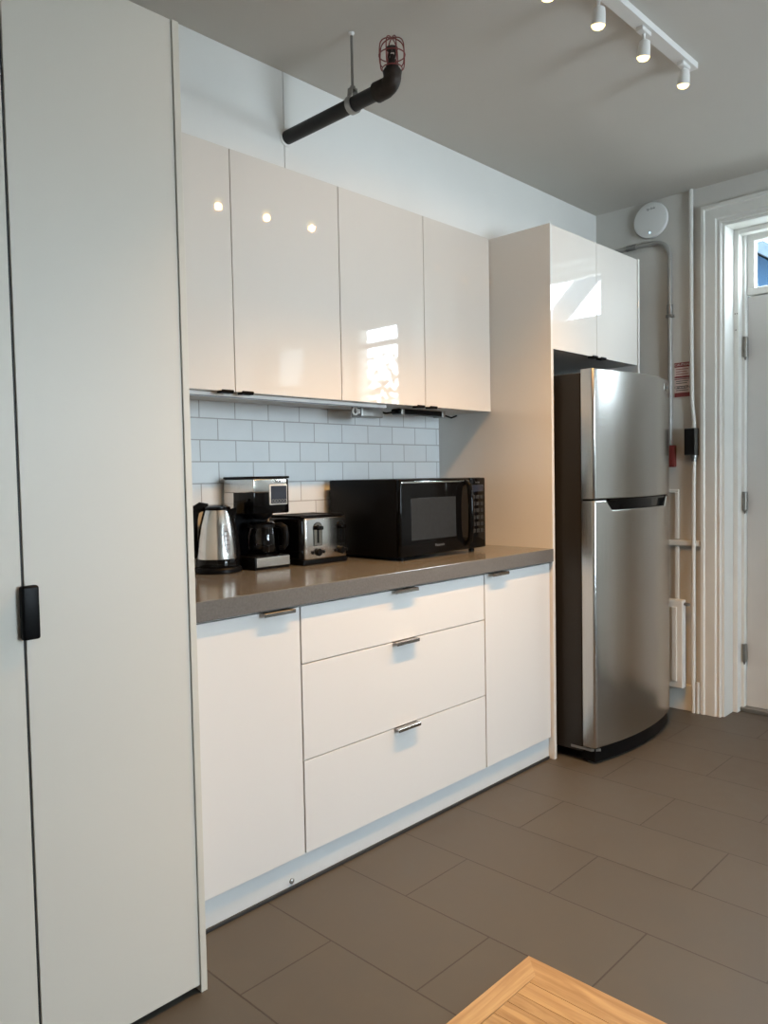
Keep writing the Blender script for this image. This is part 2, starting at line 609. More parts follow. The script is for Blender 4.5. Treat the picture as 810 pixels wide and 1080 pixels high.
struct('casing', bm, M['trim'], d)
bm = bmesh.new()                # lining of the reveal with the stop on which the leaf closes
box(bm, X1+0.001, X1+0.215, yL-0.012, yL-0.0005, 0, zT-0.0005)
box(bm, X1+0.001, X1+0.215, yR+0.0005, yR+0.012, 0, zT-0.0005)
box(bm, X1+0.001, X1+0.215, yR+0.012, yL-0.012, zT-0.012, zT-0.0005)
for s in (0, 1):
    ya, yb = (yL-0.036, yL-0.012) if s == 0 else (yR+0.012, yR+0.036)
    box(bm, X1+0.115, X1+0.165, ya, yb, 0, zT-0.012, bev=0.003)
    ya, yb = (yL-0.050, yL-0.012) if s == 0 else (yR+0.012, yR+0.050)
    box(bm, X1+0.165, X1+0.214, ya, yb, 0, zT-0.012, bev=0.002)
box(bm, X1+0.115, X1+0.165, yR+0.036, yL-0.036, zT-0.036, zT-0.012, bev=0.003)
struct('jamb', bm, M['trim'], d)
LX = X1+0.19
yl, yr = 1.384, 0.713
bm = B(LX, LX+0.04, yr, yl, 0.022, 2.082, bev=0.003)
leaf = struct('door_leaf', bm, M['door_leaf'], d)
bm = bmesh.new()
for z in (1.10, 1.11):
    pass
tube(bm, [(LX-0.004, yr+0.065, 1.0), (LX-0.05, yr+0.065, 1.0)], 0.011)
lathe(bm, [(0.0, 0), (0.024, 0.004), (0.03, 0.018), (0.024, 0.034), (0.0, 0.038)], 24, (LX-0.05, yr+0.065, 1.0), '-X')
struct('door_knob', bm, M['chrome'], leaf, 40)
for z0, z1 in ((1.785, 1.885), (1.02, 1.115), (0.255, 0.345)):
    bm = bmesh.new()
    tube(bm, [(LX-0.024, yl+0.002, z0), (LX-0.024, yl+0.002, z1)], 0.0115, 12)
    box(bm, LX-0.026, LX+0.001, yl-0.004, yl+0.002, z0+0.004, z1-0.004)
    tube(bm, [(LX-0.024, yl+0.002, z0-0.016), (LX-0.024, yl+0.002, z0)], [0.002, 0.008], 10)
    struct('hinge', bm, M['hinge'], d, 40)
bm = bmesh.new()                # transom light over the leaf
box(bm, LX+0.041, LX+0.058, yr-0.002, yl+0.003, 2.050, 2.120)
tz0, tz1 = 2.088, zT-0.014
box(bm, LX-0.004, LX+0.04, yr-0.002, yl+0.003, tz0, tz0+0.036, bev=0.004)
box(bm, LX-0.004, LX+0.04, yr-0.002, yl+0.003, tz1-0.048, tz1, bev=0.004)
box(bm, LX-0.004, LX+0.04, yl-0.033, yl+0.003, tz0+0.034, tz1-0.046, bev=0.004)
box(bm, LX-0.004, LX+0.04, yr-0.002, yr+0.034, tz0+0.034, tz1-0.046, bev=0.004)
tf = struct('transom_frame', bm, M['trim'], d)
struct('transom_pane', B(LX+0.022, LX+0.025, yr+0.034, yl-0.033, tz0+0.034, tz1-0.046), M['glass'], tf)
bm = bmesh.new()
box(bm, X1+0.15, X1+0.26, yR+0.013, yL-0.013, 0.0005, 0.0212, bev=0.003)
struct('threshold', bm, M['zinc'], d)
bm = bmesh.new()
for (px, py, pz) in ((X1+0.1145, yL-0.020, 1.995), (X1+0.1145, yL-0.030, 1.995), (X1+0.1145, yL-0.024, 1.915)):
    lathe(bm, [(0.0035, 0), (0.003, 0.001), (0, 0.0012)], 10, (px, py, pz), '-X')
struct('screw', bm, M['hinge'], d)

# ---- end-wall mouldings
struct('baseboard_right', B(X1-0.016, X1-0.0005, yL+0.10, 2.30, 0.0, 0.135, bev=0.004), M['trim'])
struct('trim_1', B(X1-0.022, X1-0.0005, yL+0.10, 2.30, 0.845, 0.873, bev=0.005), M['trim'])
bm = bmesh.new()
box(bm, X1-0.014, X1-0.0005, 1.648, 1.668, 0.878, 1.115, bev=0.004)
box(bm, X1-0.014, X1-0.0005, 1.648, 2.30, 1.115, 1.132, bev=0.004)
struct('trim_2', bm, M['trim'])
struct('trim_3', B(X1-0.014, X1-0.0005, 1.648, 1.668, 0.50, 0.842, bev=0.004), M['trim'])

# ================================================================== CABINETS
def door_panel(x0, x1, z0, z1, yf, th=0.018, bev=0.0012):
    return B(x0, x1, yf, yf+th, z0, z1, bev=bev)

# ---- tall pantry units at the left
def pantry(label, xa, xb, handle):
    c = thing('pantry_cabinet', label, 'cabinet', ((xa+xb)/2, 1.97, 0), 'tall pantry cabinets')
    obj('carcass', B(xa, xb-0.0005, 1.600, 2.36, 0.03, 2.265), M['carcass'], c)
    dr = obj('door', door_panel(xa+0.001, xb-0.001, 0.018, 2.267, 1.580), M['pantry'], c)
    obj('plinth', B(xa+0.002, xb-0.002, 1.63, 1.645, 0.0, 0.03), M['gap_black'], c)
    if not handle:
        obj('gap_shade', B(xb+0.0002, xb+0.0032, 1.584, 1.62, 0.03, 2.262), M['gap_black'], c, label='black strip painting the shade in the door gap')  # added black strip paints the shade between the two doors
    if handle:
        bm = bmesh.new()
        t = bmesh.new()
        bmesh.ops.create_cube(t, size=1)
        for v in t.verts:
            v.co = Vector((0.6075+v.co.x*0.035, 1.5705+v.co.y*0.018, 0.969+v.co.z*0.108))
        bmesh.ops.bevel(t, geom=list(t.edges), offset=0.0055, segments=4, affect='EDGES', profile=0.5)
        merge(bm, t)
        obj('handle', bm, M['black'], dr, 40, label='black edge pull on the pantry door')
    return c
pantry('tall white pantry cabinet with black edge pull, second from the left edge', 0.6015, 0.9735, True)
pantry('tall white pantry cabinet cut off by the left edge of the photo', 0.12, 0.5980, False)
p = tag(obj('end_panel', B(0.9738, 0.9905, 1.576, 2.362, 0.0, 2.267, bev=0.0008), M['edge']),
        'narrow off-white end panel closing the right side of tall pantry', 'panel', 'cabinet end panels')
rebase(p, (0.9825, 1.97, 0))

# ---- base units
def tab_pull(parent, xc, ztop, width=0.112, yf=1.764):
    bm = bmesh.new()
    y, z = yf, ztop
    pts = [(y+0.016, z+0.0012), (y-0.020, z+0.0012), (y-0.022, z-0.0005), (y-0.022, z-0.010), (y-0.0205, z-0.010), (y-0.0205, z-0.0015), (y-0.0005, z-0.0015), (y-0.0005, z+0.0002), (y+0.016, z+0.0002)]
    prism(bm, pts, xc-width/2, xc+width/2, 'X')
    return obj('handle', bm, M['nickel'], parent, label='brushed nickel tab pull')

YF = 1.764
def base_unit(label, xa, xb, fronts, group):
    """fronts: (name, x0, x1, z0, z1, handle x or None)"""
    c = thing('base_cabinet', label, 'cabinet', ((xa+xb)/2, 2.07, 0.093), group)
    obj('carcass', B(xa+0.001, xb-0.001, YF+0.0195, 2.362, 0.094, 0.8495), M['carcass'], c)
    for nm, x0, x1, z0, z1, hx in fronts:
        f = obj(nm, door_panel(x0, x1, z0, z1, YF), M['door'], c)
        if hx is not None:
            tab_pull(f, hx, z1)
    return c
base_unit('white base cabinet with one door, beside the tall pantry', 0.992, 1.4625,
          [('door', 0.994, 1.4590, 0.096, 0.8445, 1.372)], 'base cabinets')
base_unit('wide white base cabinet with three drawers', 1.4625, 2.3715,
          [('drawer', 1.4645, 2.3695, 0.6725, 0.8445, 1.915), ('drawer', 1.4645, 2.3695, 0.3800, 0.6695, 1.915),
           ('drawer', 1.4645, 2.3695, 0.0960, 0.3770, 1.915)], 'base cabinets')
base_unit('white base cabinet with one door, beside the refrigerator', 2.3725, 2.8355,
          [('door', 2.3755, 2.8335, 0.096, 0.8445, 2.452)], 'base cabinets')
k = thing('toe_kick', 'pale grey toe kick board with dark painted gap along the tiled floor', 'toe kick', (1.9, 1.81, 0))
obj('board', B(0.992, 2.835, 1.777, 1.7825, 0.011, 0.0935), M['kick'], k)
obj('floor_shade', B(0.992, 2.835, 1.7715, 1.7825, 0.0003, 0.0112, bev=0.002), M['gap_black'], k, label='dark strip painting the shaded gap at the floor')  # black strip stands for the shaded gap under the board
bm = bmesh.new()
lathe(bm, [(0.008, 0), (0.008, 0.004), (0.004, 0.007), (0, 0.008)], 16, (1.415, 1.777, 0.026), '-Y')
obj('screw_cap', bm, M['zinc'], k, 40)
ct = tag(obj('countertop', B(0.9915, 2.8365, 1.745, 2.3655, 0.8525, 0.907, bev=0.002), M['counter']),
         'glossy grey-brown stone countertop above the base cabinets', 'countertop')
rebase(ct, (1.914, 2.05, 0.8525))

# ---- wall units
def edge_pull(parent, xc, z, yf):
    bm = bmesh.new()
    prism(bm, [(yf+0.014, z-0.001), (yf-0.010, z-0.001), (yf-0.014, z+0.003), (yf-0.016, z-0.002), (yf-0.012, z-0.008), (yf+0.014, z-0.008)], xc-0.022, xc+0.022, 'X')
    return obj('handle', bm, M['black'], parent, label='small black edge pull')

YU = 2.060
def wall_unit(label, xa, xb, xm, z0, z1, yf, group, hx):
    c = thing('wall_cabinet', label, 'cabinet', ((xa+xb)/2, 2.2, z0), group)
    obj('carcass', B(xa+0.0005, xb-0.0005, yf+0.0195, 2.362, z0+0.001, z1-0.001), M['carcass'], c)
    for x0, x1, h in ((xa+0.0012, xm-0.0014, hx[0]), (xm+0.0014, xb-0.0012, hx[1])):
        f = obj('door', door_panel(x0, x1, z0, z1, yf), M['gloss'], c)
        edge_pull(f, h, z0, yf)
    return c
wall_unit('glossy white wall cabinet with two doors, beside the tall pantry', 0.992, 1.9275, 1.4635, 1.505, 2.267, YU, 'glossy wall cabinets', (1.425, 1.502))
wall_unit('glossy white wall cabinet with two doors, above the microwave', 1.9285, 2.8365, 2.3915, 1.505, 2.267, YU, 'glossy wall cabinets', (2.348, 2.426))
wall_unit('glossy white cabinet with two doors above the refrigerator', 2.8565, 3.6350, 3.2330, 1.748, 2.262, 1.754, 'glossy wall cabinets', (3.195, 3.272))
p = tag(obj('end_panel', B(2.8375, 2.8560, 1.750, 2.3655, 0.0, 2.264, bev=0.0008), M['panel']),
        'tall cream end panel between the microwave and refrigerator', 'panel', 'cabinet end panels')
rebase(p, (2.8467, 2.06, 0))
p = tag(obj('end_panel', B(3.6365, 3.6530, 1.750, 2.3655, 0.0, 2.264, bev=0.0008), M['panel']),
        'narrow white end panel on the far side of the refrigerator', 'panel', 'cabinet end panels')
rebase(p, (3.645, 2.06, 0))

# ---- under the wall units
u = thing('under_cabinet_light', 'slim white light bar under the cabinet beside the tall pantry', 'light', (1.70, 2.11, 1.489))
obj('housing', B(1.22, 2.20, 2.098, 2.122, 1.493, 1.5055, bev=0.002), M['white_plastic'], u)
obj('diffuser', B(1.235, 2.185, 2.102, 2.118, 1.4905, 1.4935, bev=0.001), M['gauge'], u)
u = thing('junction_box', 'small grey junction box under the wall cabinets near the microwave', 'box', (2.19, 2.2, 1.456))
obj('case', B(2.140, 2.262, 2.175, 2.235, 1.462, 1.5055, bev=0.004), M['zinc'], u)
bm = bmesh.new()
tube(bm, arc((2.118, 2.19, 1.483), 0.013, 0, 2*PI, 20, (1, 0, 0), (0, 0, 1))[:-1], 0.004, 8, closed=True)
box(bm, 2.128, 2.142, 2.184, 2.196, 1.474, 1.492, bev=0.002)
obj('cable_clamp', bm, M['white_plastic'], u, 40)
u = thing('under_cabinet_light', 'dark light bar under the cabinet right above the microwave', 'light', (2.5, 2.2, 1.475))
obj('housing', B(2.36, 2.66, 2.18, 2.225, 1.484, 1.5055, bev=0.004), M['black'], u)
for x in (2.372, 2.636):
    obj('clip', B(x, x+0.02, 2.175, 2.230, 1.479, 1.5055, bev=0.003), M['zinc'], u)
for pts in ([(2.263, 2.2, 1.49), (2.30, 2.2, 1.484), (2.33, 2.2, 1.488), (2.36, 2.2, 1.495)],
            [(2.66, 2.2, 1.495), (2.70, 2.2, 1.488), (2.74, 2.21, 1.484), (2.79, 2.22, 1.496)]):
    obj('cable', tube(bmesh.new(), pts, 0.004, 8), M['black'], u, 60)

# ================================================================== REFRIGERATOR
fx0, fx1, fyd, fyb = 2.886, 3.608, 1.582, 1.646
fr = thing('refrigerator', 'stainless steel refrigerator with top freezer and dark grey sides', 'refrigerator', ((fx0+fx1)/2, 1.97, 0))
obj('body', B(fx0+0.004, fx1-0.004, fyb, 2.32, 0.045, 1.640, bev=0.004), M['dark_side'], fr)
rc = 0.011
def fy(x):
    u = (x-(fx0+fx1)/2)/((fx1-fx0)/2)
    y = fyd-0.048*(1-u*u)
    e = min(x-fx0, fx1-x)
    if e < rc:
        y += rc-math.sqrt(max(0, rc*rc-(rc-e)**2))
    return y
def door_loft(z0, ztop, cols):
    """door column by column: front y from fy(x), flat back, top height ztop(x)."""
    t = bmesh.new()
    rows = []
    for x in cols:
        z1 = ztop(x)
        y = fy(x)
        rows.append([t.verts.new((x, y+0.004, z0)), t.verts.new((x, y, z0+0.004)), t.verts.new((x, y, z1-0.004)), t.verts.new((x, y+0.004, z1)),
                     t.verts.new((x, fyb-0.006, z1)), t.verts.new((x, fyb-0.006, z0))])
    for a, b in zip(rows, rows[1:]):
        for i in range(6):
            j = (i+1) % 6
            t.faces.new((a[i], b[i], b[j], a[j]))
    t.faces.new(rows[0])
    t.faces.new(list(reversed(rows[-1])))
    bmesh.ops.recalc_face_normals(t, faces=t.faces)
    return t
cols = [fx0+rc*(1-math.cos(i*PI/2/6)) for i in range(7)] + [fx0+rc+(fx1-fx0-2*rc)*i/40 for i in range(1, 40)] + [fx1-rc*(1-math.cos(i*PI/2/6)) for i in range(6, -1, -1)]
ZS = 1.112
n0, n1, n2, n3 = 2.955, 2.995, 3.500, 3.540
cols2 = sorted(set(cols + [n0, n1, n2, n3]))
def top2(x):
    if x <= n0 or x >= n3:
        return ZS-0.004
    if x < n1:
        return ZS-0.004-0.042*(x-n0)/(n1-n0)
    if x > n2:
        return ZS-0.004-0.042*(n3-x)/(n3-n2)
    return ZS-0.046
fz = obj('freezer_door', door_loft(ZS+0.004, lambda x: 1.652, cols), M['fridge_steel'], fr, 35)
fd = obj('refrigerator_door', door_loft(0.072, top2, cols2), M['fridge_steel'], fr, 35)
bm = bmesh.new()                # scooped grip between the doors
t = bmesh.new()
rows = []
for i in range(31):
    x = fx0+0.006+(fx1-fx0-0.012)*i/30
    lo = min(top2(x)+0.0006, ZS-0.006)
    rows.append([t.verts.new((x, fy(x)+(0.022 if n0+.02 < x < n3-.02 else 0.006), lo)), t.verts.new((x, fy(x)+(0.022 if n0+.02 < x < n3-.02 else 0.006), ZS+0.0035)),
                 t.verts.new((x, fyb-0.007, ZS+0.0035)), t.verts.new((x, fyb-0.007, lo))])
for a, b in zip(rows, rows[1:]):
    for i in range(4):
        j = (i+1) % 4
        t.faces.new((a[i], b[i], b[j], a[j]))
t.faces.new(rows[0])
t.faces.new(list(reversed(rows[-1])))
bmesh.ops.recalc_face_normals(t, faces=t.faces)
merge(bm, t)
tube(bm, [(n0+0.03+(n3-n0-0.06)*i/16, fy(n0+0.03+(n3-n0-0.06)*i/16)+0.010, ZS-0.004) for i in range(17)], 0.005, 8)
obj('grip', bm, M['black_gloss'], fd, 40, label='dark scooped grip between the doors')
bx_ = 3.540
bmx = Matrix.Translation((bx_, fy(bx_), 1.616)) @ Matrix.Rotation(math.atan2(fy(bx_+0.02)-fy(bx_-0.02), 0.04), 4, 'Z')
t = bmesh.new()
box(t, -0.030, 0.030, -0.0040, 0.003, -0.016, 0.016, bev=0.002)
bd = obj('badge', merge(bmesh.new(), t, bmx), M['chrome'], fz)
t = bmesh.new()
box(t, -0.022, 0.022, -0.0045, -0.002, -0.008, 0.008, bev=0.0008)
obj('badge_face', merge(bmesh.new(), t, bmx), M['boxgrey'], bd)
obj('kick_grille', B(fx0+0.02, fx1-0.02, 1.600, 1.66, 0.012, 0.070, bev=0.004), M['black'], fr)
t = bmesh.new()
poly = [(x, fy(x)+0.012) for x in cols[6:-6]] + [(fx1-0.012, fyb), (fx0+0.012, fyb)]
obj('base_skirt', prism(bmesh.new(), poly, 0.010, 0.071, 'Z'), M['black'], fr)
for x in (fx0+0.05, fx1-0.05):
    for y in (1.63, 2.25):
        bm = bmesh.new()
        lathe(bm, [(0.02, 0.0005), (0.02, 0.012), (0.009, 0.014), (0.009, 0.05)], 16, (x, y, 0))
        obj('foot', bm, M['zinc'], fr, 40)
bm = bmesh.new()
prism(bm, [(fx0+0.002, 1.70), (fx0+0.002, 1.605), (fx0+0.03, 1.575), (fx0+0.055, 1.60), (fx0+0.03, 1.70)], 0.056, 0.066, 'Z')
lathe(bm, [(0.010, 0.0), (0.010, 0.02), (0.006, 0.024)], 16, (fx0+0.022, 1.60, 0.046))
obj('hinge', bm, M['zinc'], fr)
bm = B(fx1-0.09, fx1-0.015, 1.60, 1.70, 1.6405, 1.658, bev=0.005)
obj('hinge_cover', bm, M['dark_side'], fr)

# ================================================================== COUNTERTOP APPLIANCES
ZT = 0.907
# ---- kettle
kx, ky = 1.515, 2.262
kt = thing('electric_kettle', 'stainless steel electric kettle with black base and handle', 'kettle', (kx, ky, ZT), rotz=0)
def L(*a, **k):
    return lathe(bmesh.new(), *a, **k)
obj('power_base', L([(0.078, 0.0005), (0.081, 0.004), (0.081, 0.014), (0.077, 0.019)], 40, (kx, ky, ZT)), M['black'], kt, 35)
obj('lower_collar', L([(0.073, 0.0), (0.074, 0.003), (0.074, 0.026), (0.0725, 0.029)], 40, (kx, ky, ZT+0.0195)), M['black_gloss'], kt, 35)
obj('body', L([(0.0715, 0.0), (0.0715, 0.004), (0.070, 0.03), (0.066, 0.07), (0.059, 0.115), (0.050, 0.150), (0.044, 0.166)], 48, (kx, ky, ZT+0.0486)), M['steel'], kt, 50)
obj('lid', L([(0.045, 0.0), (0.047, 0.004), (0.046, 0.010), (0.034, 0.015), (0, 0.018)], 40, (kx, ky, ZT+0.2147)), M['black_gloss'], kt, 40)
hd = Vector((-0.74, 0.67, 0)).normalized()          # the handle points away to the left
hp = [Vector((kx, ky, ZT))+hd*a+Vector((0, 0, b)) for a, b in ((0.030, 0.224), (0.055, 0.226), (0.075, 0.214), (0.083, 0.185), (0.085, 0.14), (0.086, 0.095), (0.084, 0.066), (0.070, 0.054))]
obj('handle', tube(bmesh.new(), hp, [0.013, 0.017, 0.018, 0.018, 0.018, 0.017, 0.014, 0.010], 14), M['black'], kt, 60)
sd = -hd
bm = bmesh.new()
t = bmesh.new()
V = lambda a, s, z: t.verts.new(Vector((kx, ky, ZT+z))+sd*a+Vector((-sd.y, sd.x, 0))*s)
tri = [[V(0.040, -0.022, 0.216), V(0.068, 0, 0.222), V(0.040, 0.022, 0.216)], [V(0.049, -0.014, 0.180), V(0.062, 0, 0.184), V(0.049, 0.014, 0.180)]]
t.faces.new(tri[0]); t.faces.new(list(reversed(tri[1])))
for i in range(3):
    j = (i+1) % 3
    t.faces.new((tri[0][j], tri[0][i], tri[1][i], tri[1][j]))
bmesh.ops.recalc_face_normals(t, faces=t.faces)
merge(bm, t)
obj('spout', bm, M['black_gloss'], kt)
bm = bmesh.new()                # black strip down the side under the spout
t = bmesh.new()
rows = []
a0 = math.atan2(sd.y, sd.x)
for i in range(13):
    z = 0.006+0.158*i/12
    rr_ = [(0.0, 0.0715), (0.03, 0.070), (0.07, 0.066), (0.115, 0.059), (0.150, 0.050), (0.170, 0.044)]
    for (za, ra_), (zb, rb_) in zip(rr_, rr_[1:]):
        if za <= z <= zb:
            r = ra_+(rb_-ra_)*(z-za)/(zb-za)
    ring = []
    for k2 in range(11):
        th = a0+math.radians(-16+62*k2/10)
        ring.append(t.verts.new((kx+(r+0.005)*math.cos(th), ky+(r+0.005)*math.sin(th), ZT+0.0486+z)))
    for k2 in (10, 0):
        th = a0+math.radians(-16+62*k2/10)
        ring.append(t.verts.new((kx+(r-0.004)*math.cos(th), ky+(r-0.004)*math.sin(th), ZT+0.0486+z)))
    rows.append(ring)
for a, b in zip(rows, rows[1:]):
    for i in range(13):
        j = (i+1) % 13
        t.faces.new((a[i], a[j], b[j], b[i]))
t.faces.new(rows[0]); t.faces.new(list(reversed(rows[-1])))
bmesh.ops.recalc_face_normals(t, faces=t.faces)
merge(bm, t)
obj('side_strip', bm, M['black'], kt, 50)
# oval water gauge, on the side turned to the room
ga = math.atan2(-0.99, -0.118)
def kr(z):
    pr = [(0.0, 0.0715), (0.03, 0.070), (0.07, 0.066), (0.115, 0.059), (0.150, 0.050), (0.166, 0.044)]
    for (a, ra), (b, rb) in zip(pr, pr[1:]):
        if a <= z <= b:
            return ra+(rb-ra)*(z-a)/(b-a)
    return 0.05
def gauge(hw, hh, off, zc):
    t = bmesh.new()
    c = None
    ring = []
    for i in range(28):
        a = 2*PI*i/28
        z = zc+hh*math.sin(a)
        r = kr(z)+off
        th = ga+hw*math.cos(a)/r
        ring.append(t.verts.new((kx+r*math.cos(th), ky+r*math.sin(th), ZT+0.0486+z)))
    r = kr(zc)+off+0.0015
    c = t.verts.new((kx+r*math.cos(ga), ky+r*math.sin(ga), ZT+0.0486+zc))
    ring2 = []
    for v in ring:
        q = Vector((kx, ky, v.co.z))
        ring2.append(t.verts.new(v.co+(q-v.co).normalized()*0.006))
    for i in range(28):
        j = (i+1) % 28
        t.faces.new((ring[i], ring[j], c))
        t.faces.new((ring[j], ring[i], ring2[i], ring2[j]))
    bmesh.ops.recalc_face_normals(t, faces=t.faces)
    return t
gg = obj('water_gauge', gauge(0.012, 0.050, 0.0015, 0.070), M['zinc'], kt, 50)
obj('gauge_window', gauge(0.0095, 0.046, 0.0028, 0.070), M['gauge'], gg, 50)
bm = bmesh.new()
for z in (0.035, 0.05, 0.065, 0.08, 0.095):
    r = kr(z)+0.0056
    box(bm, kx+r*math.cos(ga)-0.005, kx+r*math.cos(ga)+0.004, ky+r*math.sin(ga)-0.0012, ky+r*math.sin(ga)+0.003, ZT+0.0486+z-0.001, ZT+0.0486+z+0.001)
obj('gauge_mark', bm, M['ink'], gg)

# ---- drip coffee maker
cx0, cx1, cy0, cy1 = 1.606, 1.762, 2.172, 2.350
cm = thing('coffee_maker', 'steel and black drip coffee maker with digital display', 'coffee maker', ((cx0+cx1)/2, (cy0+cy1)/2, ZT))
obj('base', B(cx0, cx1, cy0+0.002, cy1, ZT+0.0005, ZT+0.046, bev=0.004), M['black'], cm, 35)
obj('base_band', B(cx0+0.006, cx1-0.004, cy0-0.001, cy0+0.008, ZT+0.010, ZT+0.043, bev=0.0015), M['steel'], cm)
obj('warming_plate', L([(0.060, 0), (0.060, 0.004), (0.056, 0.006)], 32, ((cx0+cx1)/2, cy0+0.062, ZT+0.0455)), M['black_gloss'], cm, 35)
obj('column', B(cx0, cx1, cy1-0.055, cy1, ZT+0.0465, ZT+0.270, bev=0.004), M['black'], cm)
obj('column_wrap', B(cx0-0.0012, cx0+0.004, cy1-0.060, cy1-0.001, ZT+0.020, ZT+0.2705, bev=0.0008), M['steel'], cm)
obj('brew_head', B(cx0, cx1, cy0, cy1, ZT+0.196, ZT+0.318, bev=0.005), M['black_gloss'], cm, 35)
obj('head_band', B(cx0-0.0015, cx1-0.010, cy0-0.0015, cy1-0.001, ZT+0.270, ZT+0.3185, bev=0.004, seg=3), M['steel'], cm, 35)
obj('lid', B(cx0-0.003, cx1+0.002, cy0-0.003, cy1, ZT+0.3185, ZT+0.327, bev=0.003), M['black'], cm)
bm = bmesh.new()
lathe(bm, [(0.024, 0.0), (0.030, 0.004), (0.040, 0.016), (0.042, 0.022)], 32, ((cx0+cx1)/2, cy0+0.062, ZT+0.1745))
obj('filter_basket', bm, M['black'], cm, 40)
dp = obj('display_frame', B(cx0+0.066, cx1-0.010, cy0-0.0045, cy0+0.002, ZT+0.226, ZT+0.298, bev=0.004, seg=3), M['silver'], cm, 35)
obj('display', B(cx0+0.0705, cx1-0.0145, cy0-0.0058, cy0-0.002, ZT+0.2305, ZT+0.2935, bev=0.002), M['screen'], dp)
for i in range(5):
    bm = bmesh.new()
    x = cx0+0.0795+i*0.0135
    tube(bm, arc((x, cy0-0.0062, ZT+0.240), 0.0052, 0, 2*PI, 18, (1, 0, 0), (0, 0, 1))[:-1], 0.0009, 6, closed=True)
    obj('button', bm, M['zinc'], dp)
text('maker_mark', 'Bella', 0.016, M['ink'], cm, Matrix.Translation(Vector(((cx0+cx1)/2+0.028, cy0-0.002, ZT+0.3085))-world_loc(cm)) @ FACE_NEG_Y)
# ---- carafe on the warming plate
gx, gy = (cx0+cx1)/2+0.001, cy0+0.062
ca = thing('glass_carafe', 'glass coffee carafe with black handle inside the coffee maker', 'carafe', (gx, gy, ZT+0.052))
gz = ZT+0.052
obj('bowl', L([(0.048, 0.0), (0.054, 0.004), (0.058, 0.030), (0.057, 0.065), (0.052, 0.090), (0.047, 0.098), (0.0455, 0.098), (0.0505, 0.089), (0.0555, 0.064), (0.0565, 0.030), (0.0525, 0.0055), (0.046, 0.002)], 40, (gx, gy, gz), cap=False), M['carafe_glass'], ca, 60)
obj('collar', L([(0.047, 0.0), (0.0505, 0.0), (0.0505, 0.010), (0.047, 0.010), (0.047, 0.0)], 40, (gx, gy, gz+0.0935), cap=False), M['black'], ca, 40)
obj('lid', L([(0.0465, 0.0), (0.047, 0.004), (0.04, 0.010), (0, 0.011)], 36, (gx, gy, gz+0.1035)), M['black_gloss'], ca, 40)
hh = Vector((0.60, -0.80, 0)).normalized()
pts = [Vector((gx, gy, gz))+hh*a+Vector((0, 0, b)) for a, b in ((0.049, 0.099), (0.066, 0.101), (0.082, 0.092), (0.087, 0.062), (0.084, 0.034), (0.076, 0.020), (0.062, 0.020))]
obj('handle', tube(bmesh.new(), pts, [0.008, 0.011, 0.012, 0.012, 0.012, 0.010, 0.007], 12), M['black'], ca, 60)
# ---- toaster
tx0, tx1, ty0, ty1 = 1.792, 2.018, 2.138, 2.345
tz = ZT+0.182
to = thing('toaster', 'stainless steel fronted black toaster with two levers', 'toaster', ((tx0+tx1)/2, (ty0+ty1)/2, ZT))
obj('base', B(tx0+0.004, tx1-0.004, ty0+0.002, ty1-0.004, ZT+0.0005, ZT+0.020, bev=0.004), M['black'], to)
obj('body', B(tx0, tx1, ty0+0.012, ty1, ZT+0.016, tz-0.006, bev=0.016, seg=4), M['black_gloss'], to, 40)
bm = B(tx0+0.012, tx1-0.008, ty0, ty0+0.022, ZT+0.020, tz-0.010, bev=0.006, seg=3)
obj('front_panel', bm, M['steel'], to, 35)
bm = bmesh.new()                # top with four slots, left open between bars
tb, tt = tz-0.007, tz
box(bm, tx0+0.006, tx1-0.006, ty0+0.014, ty0+0.034, tb, tt, bev=0.002)
box(bm, tx0+0.006, tx1-0.006, ty1-0.028, ty1-0.008, tb, tt, bev=0.002)
xs = [tx0+0.006, tx0+0.032, tx0+0.062, tx0+0.086, tx0+0.116, tx1-0.0975, tx1-0.0665, tx1-0.058, tx1-0.036, tx1-0.006]
for x0, x1 in ((tx0+0.006, tx0+0.026), (tx0+0.054, tx0+0.066), (tx0+0.094, tx0+0.132), (tx0+0.160, tx0+0.172), (tx0+0.200, tx1-0.006)):
    box(bm, x0, x1, ty0+0.034, ty1-0.028, tb, tt, bev=0.001)
obj('slot_frame', bm, M['black'], to)
